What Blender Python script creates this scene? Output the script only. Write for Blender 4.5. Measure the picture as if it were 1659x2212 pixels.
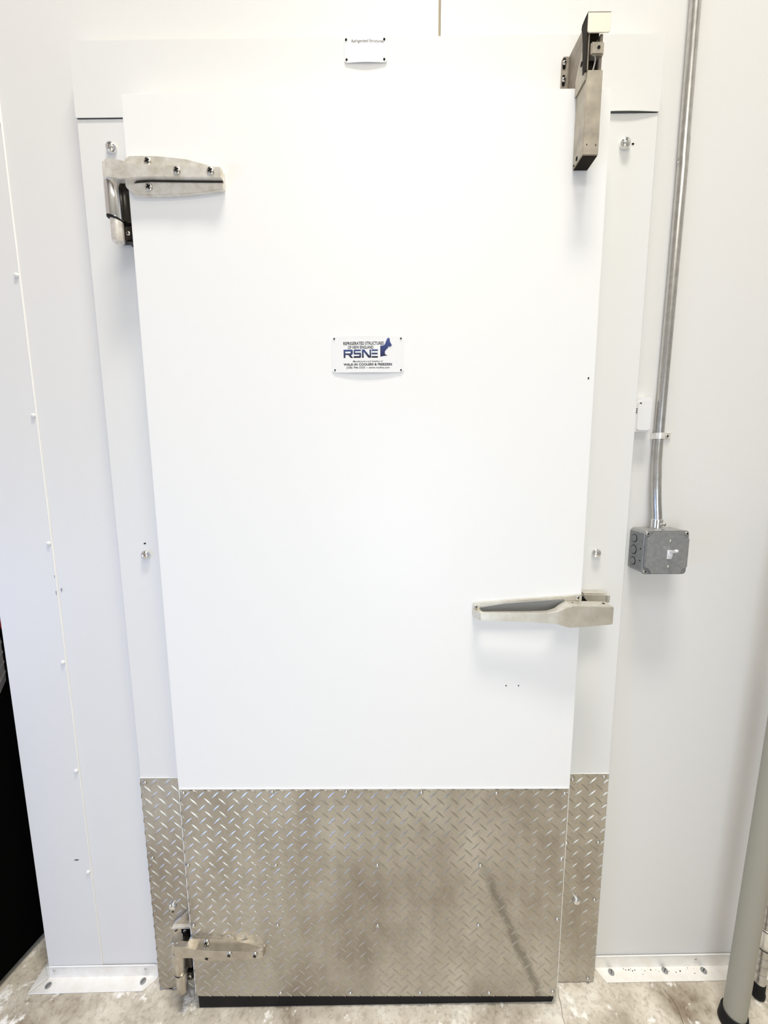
import bpy, bmesh, math, random
from mathutils import Vector, Matrix

random.seed(7)
scene = bpy.context.scene
for o in list(bpy.data.objects):
    bpy.data.objects.remove(o, do_unlink=True)
C = scene.collection

# ------------------------------------------------------------------ camera
cam_data = bpy.data.cameras.new('camera')
cam = bpy.data.objects.new('camera', cam_data)
C.objects.link(cam)
cam_data.sensor_fit = 'HORIZONTAL'
cam_data.sensor_width = 36.0
cam_data.lens = 36.0 * 860.0 / 1659.0
cam_data.clip_start = 0.02
_r = Vector((0.99996766, 0.00429981, -0.00679702))
_u = Vector((0.00617069, 0.13187561, 0.99124707))
_f = Vector((-0.00515853, 0.99125695, -0.13184481))
cam.matrix_world = Matrix(((_r.x, _u.x, -_f.x, 0.03465),
                           (_r.y, _u.y, -_f.y, -0.93720),
                           (_r.z, _u.z, -_f.z, 1.41970),
                           (0, 0, 0, 1)))
scene.camera = cam

# ------------------------------------------------------------------ light
world = bpy.data.worlds.new('world')
scene.world = world
world.use_nodes = True
world.node_tree.nodes['Background'].inputs[0].default_value = (1.0, 0.90, 0.82, 1)
world.node_tree.nodes['Background'].inputs[1].default_value = 0.5


def area(name, loc, target, sx, sy, power, col):
    l = bpy.data.lights.new(name, 'AREA')
    l.shape = 'RECTANGLE'
    l.size = sx
    l.size_y = sy
    l.energy = power
    l.color = col
    o = bpy.data.objects.new(name, l)
    C.objects.link(o)
    o.location = loc
    d = Vector(target) - Vector(loc)
    o.rotation_euler = d.to_track_quat('-Z', 'Y').to_euler()
    return o


area('high_bay_lamp_near_door', (0.25, -0.92, 5.20), (0.25, -0.92, 0.0), 1.10, 0.34, 138.0, (1.0, 0.94, 0.84))
area('added_fill_mid_room', (0.1, -2.3, 5.20), (0.1, -2.3, 0.0), 1.2, 0.6, 16.0, (1.0, 0.97, 0.90))  # added overhead fill, no known fixture there
area('added_fill_above_camera', (0.18, -1.30, 2.75), (0.18, -0.9, 0.0), 0.9, 0.30, 6.5, (1.0, 0.96, 0.88))  # added lamp that brightens the middle of the wall
area('added_cool_front_fill', (0.16, -1.65, 1.02), (0.16, 0.0, 0.80), 0.6, 1.1, 8.0, (0.72, 0.85, 1.0))  # added cool fill behind the camera, no known doorway
area('window_daylight', (-2.30, -1.40, 0.62), (-0.7, 0.0, 0.30), 0.9, 0.8, 14.0, (0.28, 0.48, 1.0))

scene.view_settings.view_transform = 'Standard'
scene.view_settings.look = 'None'
scene.view_settings.gamma = 1.0
scene.view_settings.use_curve_mapping = False
scene.view_settings.exposure = 0.12

# ------------------------------------------------------------------ measures (metres)
K = -0.032           # front of the door casing
D = -0.077           # front of the door slab
FS, F0 = 0.0209, -0.0023


def fz(x):           # the floor falls a little to the left
    return F0 + FS * x


# ------------------------------------------------------------------ materials
def mat_new(name):
    m = bpy.data.materials.new(name)
    m.use_nodes = True
    nt = m.node_tree
    return m, nt, nt.nodes['Principled BSDF']


def noise_node(nt, scale, detail=3.0, rough=0.55, coord='Object'):
    tc = nt.nodes.new('ShaderNodeTexCoord')
    n = nt.nodes.new('ShaderNodeTexNoise')
    n.inputs['Scale'].default_value = scale
    n.inputs['Detail'].default_value = detail
    n.inputs['Roughness'].default_value = rough
    nt.links.new(tc.outputs[coord], n.inputs['Vector'])
    return n


def add_bump(nt, b, scale, strength, dist=0.002):
    n = noise_node(nt, scale, 2.0)
    bp = nt.nodes.new('ShaderNodeBump')
    bp.inputs['Strength'].default_value = strength
    bp.inputs['Distance'].default_value = dist
    nt.links.new(n.outputs['Fac'], bp.inputs['Height'])
    nt.links.new(bp.outputs['Normal'], b.inputs['Normal'])


def plain(name, col, rough=0.5, metal=0.0, spec=0.5, bump=None, var=None):
    m, nt, b = mat_new(name)
    b.inputs['Base Color'].default_value = (*col, 1)
    b.inputs['Roughness'].default_value = rough
    b.inputs['Metallic'].default_value = metal
    b.inputs['Specular IOR Level'].default_value = spec
    if var:
        sc, col2 = var
        n = noise_node(nt, sc, 5.0, 0.6)
        r = nt.nodes.new('ShaderNodeValToRGB')
        r.color_ramp.elements[0].position = 0.35
        r.color_ramp.elements[1].position = 0.68
        r.color_ramp.elements[0].color = (*col, 1)
        r.color_ramp.elements[1].color = (*col2, 1)
        nt.links.new(n.outputs['Fac'], r.inputs[0])
        nt.links.new(r.outputs[0], b.inputs['Base Color'])
    if bump:
        add_bump(nt, b, *bump)
    return m


M = {}
M['door'] = plain('white_door_skin', (0.895, 0.895, 0.885), 0.40, 0, 0.4, bump=(260, 0.08, 0.0006))
M['white'] = plain('white_painted_steel', (0.80, 0.80, 0.785), 0.42, 0, 0.4, bump=(260, 0.10, 0.0006))
M['wall'] = plain('white_wall_panel', (0.785, 0.78, 0.765), 0.45, 0, 0.4, bump=(220, 0.12, 0.0006))
M['caulk'] = plain('white_caulk', (0.86, 0.86, 0.85), 0.5)
M['plastic'] = plain('white_plastic', (0.82, 0.82, 0.82), 0.35)
M['sign'] = plain('white_enamel_sign', (0.86, 0.86, 0.86), 0.6, 0, 0.15)
M['black'] = plain('black_rubber', (0.006, 0.006, 0.007), 0.65, 0, 0.25)
M['void'] = plain('darkness_black', (0.003, 0.003, 0.003), 1.0, 0, 0.0)  # darkness past the wall end put into the colour
M['dark'] = plain('dark_hole', (0.01, 0.01, 0.01), 0.9, 0, 0.1)
M['ink'] = plain('black_ink', (0.008, 0.008, 0.012), 0.7, 0, 0.1)
M['chrome'] = plain('scuffed_chrome', (0.92, 0.90, 0.85), 0.30, 0.45, var=(48, (0.70, 0.65, 0.56)))
M['chrome_low'] = plain('floor_dimmed_chrome', (0.60, 0.56, 0.49), 0.27, 0.85, var=(48, (0.48, 0.44, 0.37)))  # darker chrome copy for the lower hinge; dim floor reflection put into colour
M['chrome_dark'] = plain('dark_reflection_chrome', (0.06, 0.055, 0.05), 0.22, 0.9)  # chrome coloured near black to stand for its dark reflections
M['cap'] = plain('cream_nickel_cap', (0.88, 0.83, 0.70), 0.5, 0.25)
M['chrome_clean'] = plain('bright_chrome', (0.82, 0.82, 0.82), 0.09, 1.0)
M['cast'] = plain('satin_cast_metal', (0.78, 0.76, 0.70), 0.38, 0.85, var=(40, (0.66, 0.62, 0.54)), bump=(400, 0.12, 0.0004))
M['closer'] = plain('worn_plated_steel', (0.38, 0.345, 0.29), 0.42, 0.8, var=(26, (0.58, 0.53, 0.44)), bump=(350, 0.15, 0.0004))
M['bronze'] = plain('dark_bronze_casting', (0.012, 0.007, 0.004), 0.6, 0.0, 0.15)
M['hook'] = plain('brown_worn_steel', (0.25, 0.215, 0.175), 0.45, 0.7, var=(40, (0.36, 0.32, 0.27)), bump=(350, 0.15, 0.0004))
M['slot'] = plain('shaded_slot_casting', (0.24, 0.24, 0.235), 0.5, 0.4)  # cast metal with the slot's shade put into its colour
M['screw'] = plain('steel_screw', (0.60, 0.58, 0.54), 0.28, 1.0)
M['galv'] = plain('galvanized_steel', (0.33, 0.335, 0.335), 0.40, 0.35, var=(120, (0.26, 0.265, 0.265)))
M['conduit'] = plain('galvanized_tube', (0.62, 0.61, 0.59), 0.30, 0.95, var=(60, (0.50, 0.49, 0.47)))
M['alu'] = plain('aluminium_angle', (0.93, 0.92, 0.89), 0.5, 0.30, var=(30, (0.84, 0.81, 0.75)))
M['rubber_seam'] = plain('tan_seam_filler', (0.42, 0.36, 0.26), 0.8)
M['grey_pole'] = plain('grey_painted_pole', (0.35, 0.335, 0.275), 0.5)
M['tray'] = plain('stone_grey_plastic', (0.90, 0.88, 0.80), 0.5)
M['red'] = plain('red_plastic', (0.45, 0.01, 0.01), 0.5)
M['crack'] = plain('dirt_filled_crack', (0.16, 0.13, 0.10), 0.9, 0, 0.1)
M['ceil'] = plain('grey_ceiling_board', (0.40, 0.40, 0.38), 0.8)
M['roomwall'] = plain('grey_room_paint', (0.40, 0.40, 0.39), 0.7)


def tread_material():
    m, nt, b = mat_new('aluminium_tread_plate')
    b.inputs['Metallic'].default_value = 0.85
    tc = nt.nodes.new('ShaderNodeTexCoord')
    mp = nt.nodes.new('ShaderNodeMapping')
    mp.inputs['Scale'].default_value = (3.2, 3.2, 1.7)
    nt.links.new(tc.outputs['Object'], mp.inputs['Vector'])
    n = nt.nodes.new('ShaderNodeTexNoise')
    n.inputs['Scale'].default_value = 2.2
    n.inputs['Detail'].default_value = 6.0
    n.inputs['Roughness'].default_value = 0.62
    nt.links.new(mp.outputs['Vector'], n.inputs['Vector'])
    r = nt.nodes.new('ShaderNodeValToRGB')
    e = r.color_ramp.elements
    e[0].position = 0.30
    e[0].color = (0.38, 0.335, 0.28, 1)
    e[1].position = 0.70
    e[1].color = (0.66, 0.63, 0.56, 1)
    k = e.new(0.5)
    k.color = (0.53, 0.495, 0.43, 1)
    nt.links.new(n.outputs['Fac'], r.inputs[0])
    # fine grime speckle
    n2 = noise_node(nt, 170, 2.0)
    mx = nt.nodes.new('ShaderNodeMix')
    mx.data_type = 'RGBA'
    mx.blend_type = 'MULTIPLY'
    mx.inputs[0].default_value = 0.35
    r2 = nt.nodes.new('ShaderNodeValToRGB')
    r2.color_ramp.elements[0].position = 0.3
    r2.color_ramp.elements[1].position = 0.7
    r2.color_ramp.elements[0].color = (0.7, 0.7, 0.7, 1)
    nt.links.new(n2.outputs['Fac'], r2.inputs[0])
    nt.links.new(r.outputs[0], mx.inputs[6])
    nt.links.new(r2.outputs[0], mx.inputs[7])
    # a long dark streak running down to the right
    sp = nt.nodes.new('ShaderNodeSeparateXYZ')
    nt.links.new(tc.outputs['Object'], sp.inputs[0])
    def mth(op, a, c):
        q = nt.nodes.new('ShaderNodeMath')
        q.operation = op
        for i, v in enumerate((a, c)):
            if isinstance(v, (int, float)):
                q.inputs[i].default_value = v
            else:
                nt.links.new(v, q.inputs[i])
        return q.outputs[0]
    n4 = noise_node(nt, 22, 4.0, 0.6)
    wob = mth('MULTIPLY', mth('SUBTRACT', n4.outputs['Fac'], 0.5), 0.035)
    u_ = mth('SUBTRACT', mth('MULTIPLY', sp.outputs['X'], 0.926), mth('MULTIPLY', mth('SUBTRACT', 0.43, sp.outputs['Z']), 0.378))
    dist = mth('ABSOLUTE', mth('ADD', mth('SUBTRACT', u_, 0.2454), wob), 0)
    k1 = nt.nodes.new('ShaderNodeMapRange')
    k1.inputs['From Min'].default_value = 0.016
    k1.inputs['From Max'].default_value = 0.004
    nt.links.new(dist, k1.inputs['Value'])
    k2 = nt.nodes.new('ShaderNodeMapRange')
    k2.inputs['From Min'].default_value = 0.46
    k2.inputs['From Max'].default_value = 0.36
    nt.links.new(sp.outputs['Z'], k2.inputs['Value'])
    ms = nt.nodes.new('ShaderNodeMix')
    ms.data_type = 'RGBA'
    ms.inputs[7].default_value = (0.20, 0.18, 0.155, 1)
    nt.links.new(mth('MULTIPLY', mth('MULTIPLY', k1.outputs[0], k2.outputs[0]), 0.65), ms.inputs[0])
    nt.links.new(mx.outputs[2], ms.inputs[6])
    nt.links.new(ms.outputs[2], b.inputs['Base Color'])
    rr = nt.nodes.new('ShaderNodeMapRange')
    rr.inputs['To Min'].default_value = 0.34
    rr.inputs['To Max'].default_value = 0.5
    nt.links.new(n.outputs['Fac'], rr.inputs['Value'])
    nt.links.new(rr.outputs[0], b.inputs['Roughness'])
    return m


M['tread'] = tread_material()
M['lug'] = plain('worn_tread_lug', (0.52, 0.49, 0.43), 0.34, 0.9)


def concrete_material():
    m, nt, b = mat_new('stained_concrete')
    n1 = noise_node(nt, 6.0, 7.0, 0.60)
    r1 = nt.nodes.new('ShaderNodeValToRGB')
    e = r1.color_ramp.elements
    e[0].position = 0.32
    e[0].color = (0.27, 0.215, 0.155, 1)
    e[1].position = 0.66
    e[1].color = (0.80, 0.765, 0.685, 1)
    a = e.new(0.45)
    a.color = (0.52, 0.47, 0.385, 1)
    a = e.new(0.56)
    a.color = (0.67, 0.615, 0.52, 1)
    nt.links.new(n1.outputs['Fac'], r1.inputs[0])
    # pale paint or mortar splashes
    n2 = noise_node(nt, 17.0, 7.0, 0.72)
    r2 = nt.nodes.new('ShaderNodeValToRGB')
    r2.color_ramp.elements[0].position = 0.57
    r2.color_ramp.elements[1].position = 0.63
    nt.links.new(n2.outputs['Fac'], r2.inputs[0])
    mx = nt.nodes.new('ShaderNodeMix')
    mx.data_type = 'RGBA'
    mx.inputs[7].default_value = (0.93, 0.91, 0.86, 1)
    nt.links.new(r2.outputs[0], mx.inputs[0])
    nt.links.new(r1.outputs[0], mx.inputs[6])
    # fine dark grit
    n3 = noise_node(nt, 90.0, 4.0, 0.7)
    r3 = nt.nodes.new('ShaderNodeValToRGB')
    r3.color_ramp.elements[0].position = 0.34
    r3.color_ramp.elements[0].color = (0.45, 0.42, 0.38, 1)
    r3.color_ramp.elements[1].position = 0.52
    nt.links.new(n3.outputs['Fac'], r3.inputs[0])
    m2 = nt.nodes.new('ShaderNodeMix')
    m2.data_type = 'RGBA'
    m2.blend_type = 'MULTIPLY'
    m2.inputs[0].default_value = 0.5
    nt.links.new(mx.outputs[2], m2.inputs[6])
    nt.links.new(r3.outputs[0], m2.inputs[7])
    nt.links.new(m2.outputs[2], b.inputs['Base Color'])
    b.inputs['Roughness'].default_value = 0.6
    bp = nt.nodes.new('ShaderNodeBump')
    bp.inputs['Strength'].default_value = 0.35
    bp.inputs['Distance'].default_value = 0.004
    nt.links.new(n2.outputs['Fac'], bp.inputs['Height'])
    nt.links.new(bp.outputs['Normal'], b.inputs['Normal'])
    return m


M['concrete'] = concrete_material()


def print_gradient(name, z0, z1, c0, c1):      # printed ink that runs from navy to blue
    m, nt, b = mat_new(name)
    tc = nt.nodes.new('ShaderNodeTexCoord')
    sp = nt.nodes.new('ShaderNodeSeparateXYZ')
    mr = nt.nodes.new('ShaderNodeMapRange')
    r = nt.nodes.new('ShaderNodeValToRGB')
    r.color_ramp.elements[0].color = (*c0, 1)
    r.color_ramp.elements[1].color = (*c1, 1)
    mr.inputs['From Min'].default_value = z0
    mr.inputs['From Max'].default_value = z1
    nt.links.new(tc.outputs['Object'], sp.inputs[0])
    nt.links.new(sp.outputs['Z'], mr.inputs['Value'])
    nt.links.new(mr.outputs[0], r.inputs[0])
    nt.links.new(r.outputs[0], b.inputs['Base Color'])
    b.inputs['Roughness'].default_value = 0.5
    return m


M['ink_rsne'] = print_gradient('navy_to_blue_letter_ink', 1.627, 1.6445, (0.002, 0.002, 0.016), (0.04, 0.075, 0.24))
M['ink_map'] = print_gradient('navy_to_blue_map_ink', 1.628, 1.666, (0.003, 0.003, 0.05), (0.045, 0.08, 0.27))


# ------------------------------------------------------------------ mesh helpers
def new():
    return bmesh.new()


def bevel(bm, faces_before, w, seg=1):
    if w <= 0:
        return
    fs = [f for f in bm.faces if f not in faces_before]
    es = list({e for f in fs for e in f.edges})
    bmesh.ops.bevel(bm, geom=es, offset=w, segments=seg, affect='EDGES', clamp_overlap=True)


def box(bm, x0, x1, y0, y1, z0, z1, bv=0.0, seg=1, mi=0):
    before = set(bm.faces)
    v = [bm.verts.new((x, y, z)) for x in (x0, x1) for y in (y0, y1) for z in (z0, z1)]
    for q in ((0, 1, 3, 2), (4, 6, 7, 5), (0, 4, 5, 1), (2, 3, 7, 6), (0, 2, 6, 4), (1, 5, 7, 3)):
        bm.faces.new([v[i] for i in q])
    bevel(bm, before, bv, seg)
    for f in bm.faces:
        if f not in before:
            f.material_index = mi
    return bm


def prism(bm, pts, axis, a, b, bv=0.0, seg=1, mi=0):
    """polygon extruded along an axis: y -> pts are (x,z), x -> (y,z), z -> (x,y)"""
    before = set(bm.faces)

    def P(p, t):
        if axis == 'y':
            return (p[0], t, p[1])
        if axis == 'x':
            return (t, p[0], p[1])
        return (p[0], p[1], t)
    va = [bm.verts.new(P(p, a)) for p in pts]
    vb = [bm.verts.new(P(p, b)) for p in pts]
    n = len(pts)
    bm.faces.new(va)
    bm.faces.new(vb[::-1])
    for i in range(n):
        j = (i + 1) % n
        bm.faces.new((va[j], va[i], vb[i], vb[j]))
    fs = [f for f in bm.faces if f not in before]
    bmesh.ops.recalc_face_normals(bm, faces=fs)
    bevel(bm, before, bv, seg)
    for f in bm.faces:
        if f not in before:
            f.material_index = mi
    return bm


def loft(bm, secs, bv=0.0):
    """secs: list of (x, y0, y1, z0, z1) rectangles along x"""
    before = set(bm.faces)
    rings = []
    for (x, y0, y1, z0, z1) in secs:
        rings.append([bm.verts.new(p) for p in ((x, y0, z0), (x, y1, z0), (x, y1, z1), (x, y0, z1))])
    for a, b in zip(rings, rings[1:]):
        for i in range(4):
            j = (i + 1) % 4
            bm.faces.new((a[i], a[j], b[j], b[i]))
    bm.faces.new(rings[0][::-1])
    bm.faces.new(rings[-1])
    bmesh.ops.recalc_face_normals(bm, faces=[f for f in bm.faces if f not in before])
    bevel(bm, before, bv, 2)
    return bm


def lathe(bm, prof, n=24, origin=(0, 0, 0), axis='z', mi=0, smooth=True):
    """prof: list of (r, t) along the axis"""
    rings = []
    ox, oy, oz = origin

    def P(r, t, a):
        c, s = math.cos(a) * r, math.sin(a) * r
        if axis == 'z':
            return (ox + c, oy + s, oz + t)
        if axis == 'y':
            return (ox + c, oy + t, oz + s)
        return (ox + t, oy + c, oz + s)
    fs = []
    for r, t in prof:
        if r < 1e-6:
            rings.append([bm.verts.new(P(0, t, 0))])
        else:
            rings.append([bm.verts.new(P(r, t, 2 * math.pi * i / n)) for i in range(n)])
    for a, b in zip(rings, rings[1:]):
        for i in range(n):
            j = (i + 1) % n
            if len(a) == 1 and len(b) == 1:
                continue
            if len(a) == 1:
                fs.append(bm.faces.new((a[0], b[i], b[j])))
            elif len(b) == 1:
                fs.append(bm.faces.new((a[i], b[0], a[j])))
            else:
                fs.append(bm.faces.new((a[i], b[i], b[j], a[j])))
    for r in (rings[0], rings[-1]):
        if len(r) > 1:
            fs.append(bm.faces.new(r))
    for f in fs:
        f.material_index = mi
        f.smooth = smooth
    bmesh.ops.recalc_face_normals(bm, faces=fs)
    return bm


def tube(bm, path, rad, n=20, mi=0):
    pts = [Vector(p) for p in path]
    rings = []
    for i, p in enumerate(pts):
        t = (pts[min(i + 1, len(pts) - 1)] - pts[max(i - 1, 0)]).normalized()
        ref = Vector((1, 0, 0)) if abs(t.x) < 0.9 else Vector((0, 1, 0))
        u = (ref - t * ref.dot(t)).normalized()
        w = t.cross(u)
        r = rad[i] if isinstance(rad, (list, tuple)) else rad
        rings.append([bm.verts.new(p + (u * math.cos(2 * math.pi * k / n) + w * math.sin(2 * math.pi * k / n)) * r) for k in range(n)])
    fs = []
    for a, b in zip(rings, rings[1:]):
        for k in range(n):
            f = bm.faces.new((a[k], a[(k + 1) % n], b[(k + 1) % n], b[k]))
            f.smooth = True
            fs.append(f)
    fs.append(bm.faces.new(rings[0]))
    fs.append(bm.faces.new(rings[-1]))
    for f in fs:
        f.material_index = mi
    bmesh.ops.recalc_face_normals(bm, faces=fs)
    return bm


def slope(bm):                     # lay a flat mesh on the sloping floor
    for v in bm.verts:
        v.co.z += fz(v.co.x)
    return bm


def mesh_of(name, bm, mats):
    bm.normal_update()
    for e in bm.edges:                       # keep hard corners crisp on smooth-shaded parts
        if len(e.link_faces) == 2 and e.calc_face_angle(0.0) > 0.72:
            e.smooth = False
    me = bpy.data.meshes.new(name)
    bm.to_mesh(me)
    bm.free()
    for m in (mats if isinstance(mats, (list, tuple)) else [mats]):
        me.materials.append(M[m] if isinstance(m, str) else m)
    return me


def obj(name, bm, mats, parent=None, label=None):
    me = bm if isinstance(bm, bpy.types.Mesh) else mesh_of(name, bm, mats)
    o = bpy.data.objects.new(name, me)
    C.objects.link(o)
    if parent:
        o.parent = parent
    if label:
        o['label'] = label
    return o


def empty(name, loc=(0, 0, 0)):
    o = bpy.data.objects.new(name, None)
    o.empty_display_size = 0.05
    C.objects.link(o)
    o.location = loc
    return o


def tag(o, label, cat=None, group=None, kind=None):
    o['label'] = label
    if cat:
        o['category'] = cat
    if group:
        o['group'] = group
    if kind:
        o['kind'] = kind
    return o


# every part is modelled in world coordinates; a thing's Empty stays at its base and
# parts are given the inverse offset so that they do not move
def part(name, bm, mats, thing, label=None):
    o = obj(name, bm, mats, None, label)
    o.parent = thing
    off = thing.location.copy()
    t = thing.parent
    while t is not None:
        off += t.location
        t = t.parent
    o.location = -off
    return o


def place(name, me, thing, loc, rot=(0, 0, 0), scale=None):
    """a repeat that shares its mesh data, at a world position"""
    o = bpy.data.objects.new(name, me)
    C.objects.link(o)
    o.parent = thing
    off = Vector((0, 0, 0))
    t = thing
    while t is not None:
        off += t.location
        t = t.parent
    o.location = Vector(loc) - off
    o.rotation_euler = rot
    if scale:
        o.scale = scale
    return o


# shared small hardware, all facing -y with their seat at y = 0
def phillips(r, h, name):
    bm = new()
    lathe(bm, [(r, 0), (r, -h * 0.35), (r * 0.86, -h * 0.75), (r * 0.5, -h), (0, -h * 1.05)], 20, axis='y')
    w = r * 0.16
    L = r * 0.62
    for a in (0.5, 0.5 + math.pi / 2):
        c, s = math.cos(a), math.sin(a)
        pts = [(c * L - s * w, s * L + c * w), (-c * L - s * w, -s * L + c * w), (-c * L + s * w, -s * L - c * w), (c * L + s * w, s * L - c * w)]
        prism(bm, pts, 'y', -h * 0.7, -h * 1.12, 0, 1, 1)
    return mesh_of(name, bm, ['screw', 'dark'])


def pan(r, h, name, mat='screw', n=14):
    bm = new()
    lathe(bm, [(r, 0), (r, -h * 0.3), (r * 0.85, -h * 0.75), (r * 0.45, -h), (0, -h * 1.06)], n, axis='y')
    return mesh_of(name, bm, [mat])


ME_PHIL = phillips(0.0075, 0.0035, 'phillips_screw')
ME_PHIL_S = phillips(0.0042, 0.0026, 'small_phillips_screw')
ME_RIVET = pan(0.0052, 0.0042, 'kick_plate_screw')
ME_RIVET_S = pan(0.0034, 0.0026, 'small_rivet')
ME_TINY = pan(0.0022, 0.0014, 'sign_rivet', 'dark', 10)
ME_DOME = pan(0.0108, 0.0098, 'dome_nut', 'chrome_clean', 24)
ME_WSCREW = pan(0.0052, 0.0044, 'painted_screw', 'white', 16)
bm = new()
lathe(bm, [(0.0026, 0), (0.0026, -0.0006), (0, -0.0006)], 10, axis='y')
ME_HOLE = mesh_of('drilled_hole', bm, ['dark'])

# ================================================================== THE SETTING
# floor
bm = new()
nx, ny = 24, 20
X0, X1, Y0, Y1 = -3.0, 2.4, -3.2, 1.6
g = [[bm.verts.new((X0 + (X1 - X0) * i / nx, Y0 + (Y1 - Y0) * j / ny, fz(X0 + (X1 - X0) * i / nx))) for j in range(ny + 1)] for i in range(nx + 1)]
for i in range(nx):
    for j in range(ny):
        bm.faces.new((g[i][j], g[i + 1][j], g[i + 1][j + 1], g[i][j + 1]))
floor = tag(obj('floor', bm, 'concrete'), 'stained pale grey concrete floor in front of the cooler door', 'floor', kind='structure')


def crack(path, w):
    bm = new()
    vs = []
    for i, (x, y) in enumerate(path):
        ww = w * (0.35 + 0.65 * math.sin(math.pi * (i + 0.5) / len(path)))
        vs.append((bm.verts.new((x - ww, y, fz(x) + 0.0006)), bm.verts.new((x + ww, y, fz(x) + 0.0006))))
    for a, b in zip(vs, vs[1:]):
        bm.faces.new((a[0], a[1], b[1], b[0]))
    return obj('crack', bm, 'crack', floor)


crack([(0.767, -0.047), (0.770, -0.058), (0.776, -0.072), (0.777, -0.085), (0.774, -0.100), (0.770, -0.118), (0.771, -0.14), (0.775, -0.17)], 0.0008)
crack([(0.489, -0.042), (0.484, -0.056), (0.482, -0.079), (0.476, -0.10), (0.478, -0.13)], 0.0006)

# walls, ceiling
wall = empty('wall_front')
tag(wall, 'white insulated panel wall of the walk-in cooler around the door', 'wall', kind='structure')
bm = new()
WT = 5.3
prism(bm, [(-0.918, fz(-0.918)), (0.1475, fz(0.1475)), (0.1475, WT), (-0.918, WT)], 'y', 0.0, 0.10)
part('wall_panel', bm, 'wall', wall)
bm = new()
prism(bm, [(0.1525, fz(0.1525)), (2.2, fz(2.2)), (2.2, WT), (0.1525, WT)], 'y', 0.0, 0.10)
part('wall_panel', bm, 'wall', wall)
bm = new()
box(bm, 0.1475, 0.1525, 0.003, 0.05, 0.1, WT)
part('panel_joint', bm, 'rubber_seam', wall, 'tan filler in the vertical panel joint above the header')
# corner trim sheet at the left end
bm = new()
prism(bm, [(-0.9195, fz(-0.92) + 0.003), (-0.769, fz(-0.769) + 0.003), (-0.7705, 1.0), (-0.7735, WT), (-0.9195, WT)], 'y', -0.0014, 0.0)
prism(bm, [(-0.9195, fz(-0.92) + 0.003), (-0.918, fz(-0.92) + 0.003), (-0.918, WT), (-0.9195, WT)], 'y', 0.0, 0.10)
part('corner_trim', bm, 'wall', wall, 'white sheet metal corner trim screwed along the wall end')
bm = new()
zs = [0.02 + i * (WT - 0.05) / 90 for i in range(91)]
vs = []
for z in zs:
    xx = -0.7690 - 0.003 * z / 3.6
    w = 0.0019 + random.uniform(-0.0005, 0.0005)
    vs.append([bm.verts.new((xx - w, -0.0015, z)), bm.verts.new((xx, -0.0029, z)), bm.verts.new((xx + w, -0.0001, z))])
for a, b in zip(vs, vs[1:]):
    for k in range(2):
        bm.faces.new((a[k], a[k + 1], b[k + 1], b[k]))
part('caulk_bead', bm, 'caulk', wall, 'bead of white caulk along the trim edge')
for z in (0.3184, 0.6202, 0.9204, 1.2236, 1.5244, 1.8263, 2.1276):
    place('trim_screw', ME_WSCREW, wall, (-0.7765, -0.0014, z))
bm = new()
prism(bm, [(-0.8115, 0.3550), (-0.8040, 0.3566), (-0.7975, 0.3557), (-0.804, 0.3535)], 'y', -0.0020, -0.0013)
part('scuff_mark', bm, 'dark', wall)
for (x, z, h) in ((-0.7735, 1.101, 0.012), (-0.7605, 1.108, 0.009), (-0.7725, 1.142, 0.008)):
    bm = new()
    prism(bm, [(x, z - h / 2), (x + 0.0012, z - h / 4), (x + 0.0008, z + h / 2), (x - 0.0012, z + h / 4)], 'y', -0.0019, -0.0002)
    part('scuff_mark', bm, 'galv', wall)

bm = new()
prism(bm, [(0.10, fz(-0.9)), (1.5, fz(-0.9)), (1.5, WT), (0.10, WT)], 'x', -0.918, -0.82)
tag(obj('wall_left', bm, 'wall'), 'side wall of the white cooler box receding behind its left end', 'wall', kind='structure')
bm = new()
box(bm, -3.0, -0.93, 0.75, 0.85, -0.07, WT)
tag(obj('wall_back', bm, 'void'), 'wall coloured black for the darkness far behind the left end of the cooler', 'wall', kind='structure')
bm = new()
box(bm, -3.1, 2.3, -3.3, -3.2, -0.09, WT)
tag(obj('wall_rear', bm, 'roomwall'), 'grey painted wall behind the camera', 'wall', kind='structure')
bm = new()
box(bm, 2.2, 2.3, -3.2, 0.1, -0.09, WT)
tag(obj('wall_right', bm, 'roomwall'), 'grey painted wall far to the right', 'wall', kind='structure')
bm = new()
box(bm, -3.1, 2.3, -3.3, 0.85, WT, WT + 0.08)
tag(obj('ceiling', bm, 'ceil'), 'plain white ceiling above the cooler', 'ceiling', kind='structure')

# ------------------------------------------------------------------ floor angles (baseboards)
TH = 0.0025
bl = empty('baseboard_left')
tag(bl, 'aluminium floor angle along the wall left of the door, mitred at the corner', 'floor angle', kind='structure')
bm = new()
prism(bm, [(-0.919, -0.001), (-0.951, -0.0385), (-0.638, -0.036), (-0.612, -0.009), (-0.612, -0.001)], 'z', 0.0003, TH, 0.0006)
prism(bm, [(-0.919, -0.0016), (-0.919, -0.0045), (-0.612, -0.0045), (-0.612, -0.0016)], 'z', 0.0003, 0.037, 0.0006)
slope(bm)
part('angle_bar', bm, 'alu', bl)
bm = new()
prism(bm, [(-0.9205, 0.001), (-0.9525, -0.0375), (-0.958, 0.11), (-0.956, 0.16), (-0.9205, 0.16)], 'z', 0.0003, TH, 0.0006)
prism(bm, [(-0.9235, -0.004), (-0.9205, -0.004), (-0.9205, 0.16), (-0.9235, 0.16)], 'z', 0.0003, 0.037, 0.0006)
slope(bm)
part('return_angle_bar', bm, 'alu', bl)
bm = new()
prism(bm, [(-0.915, -0.0025), (-0.617, -0.0025), (-0.617, -0.0055), (-0.915, -0.0055)], 'z', 0.0366, 0.0395, 0.001)
slope(bm)
part('caulk_bead', bm, 'caulk', bl)
br = empty('baseboard_right')
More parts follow.
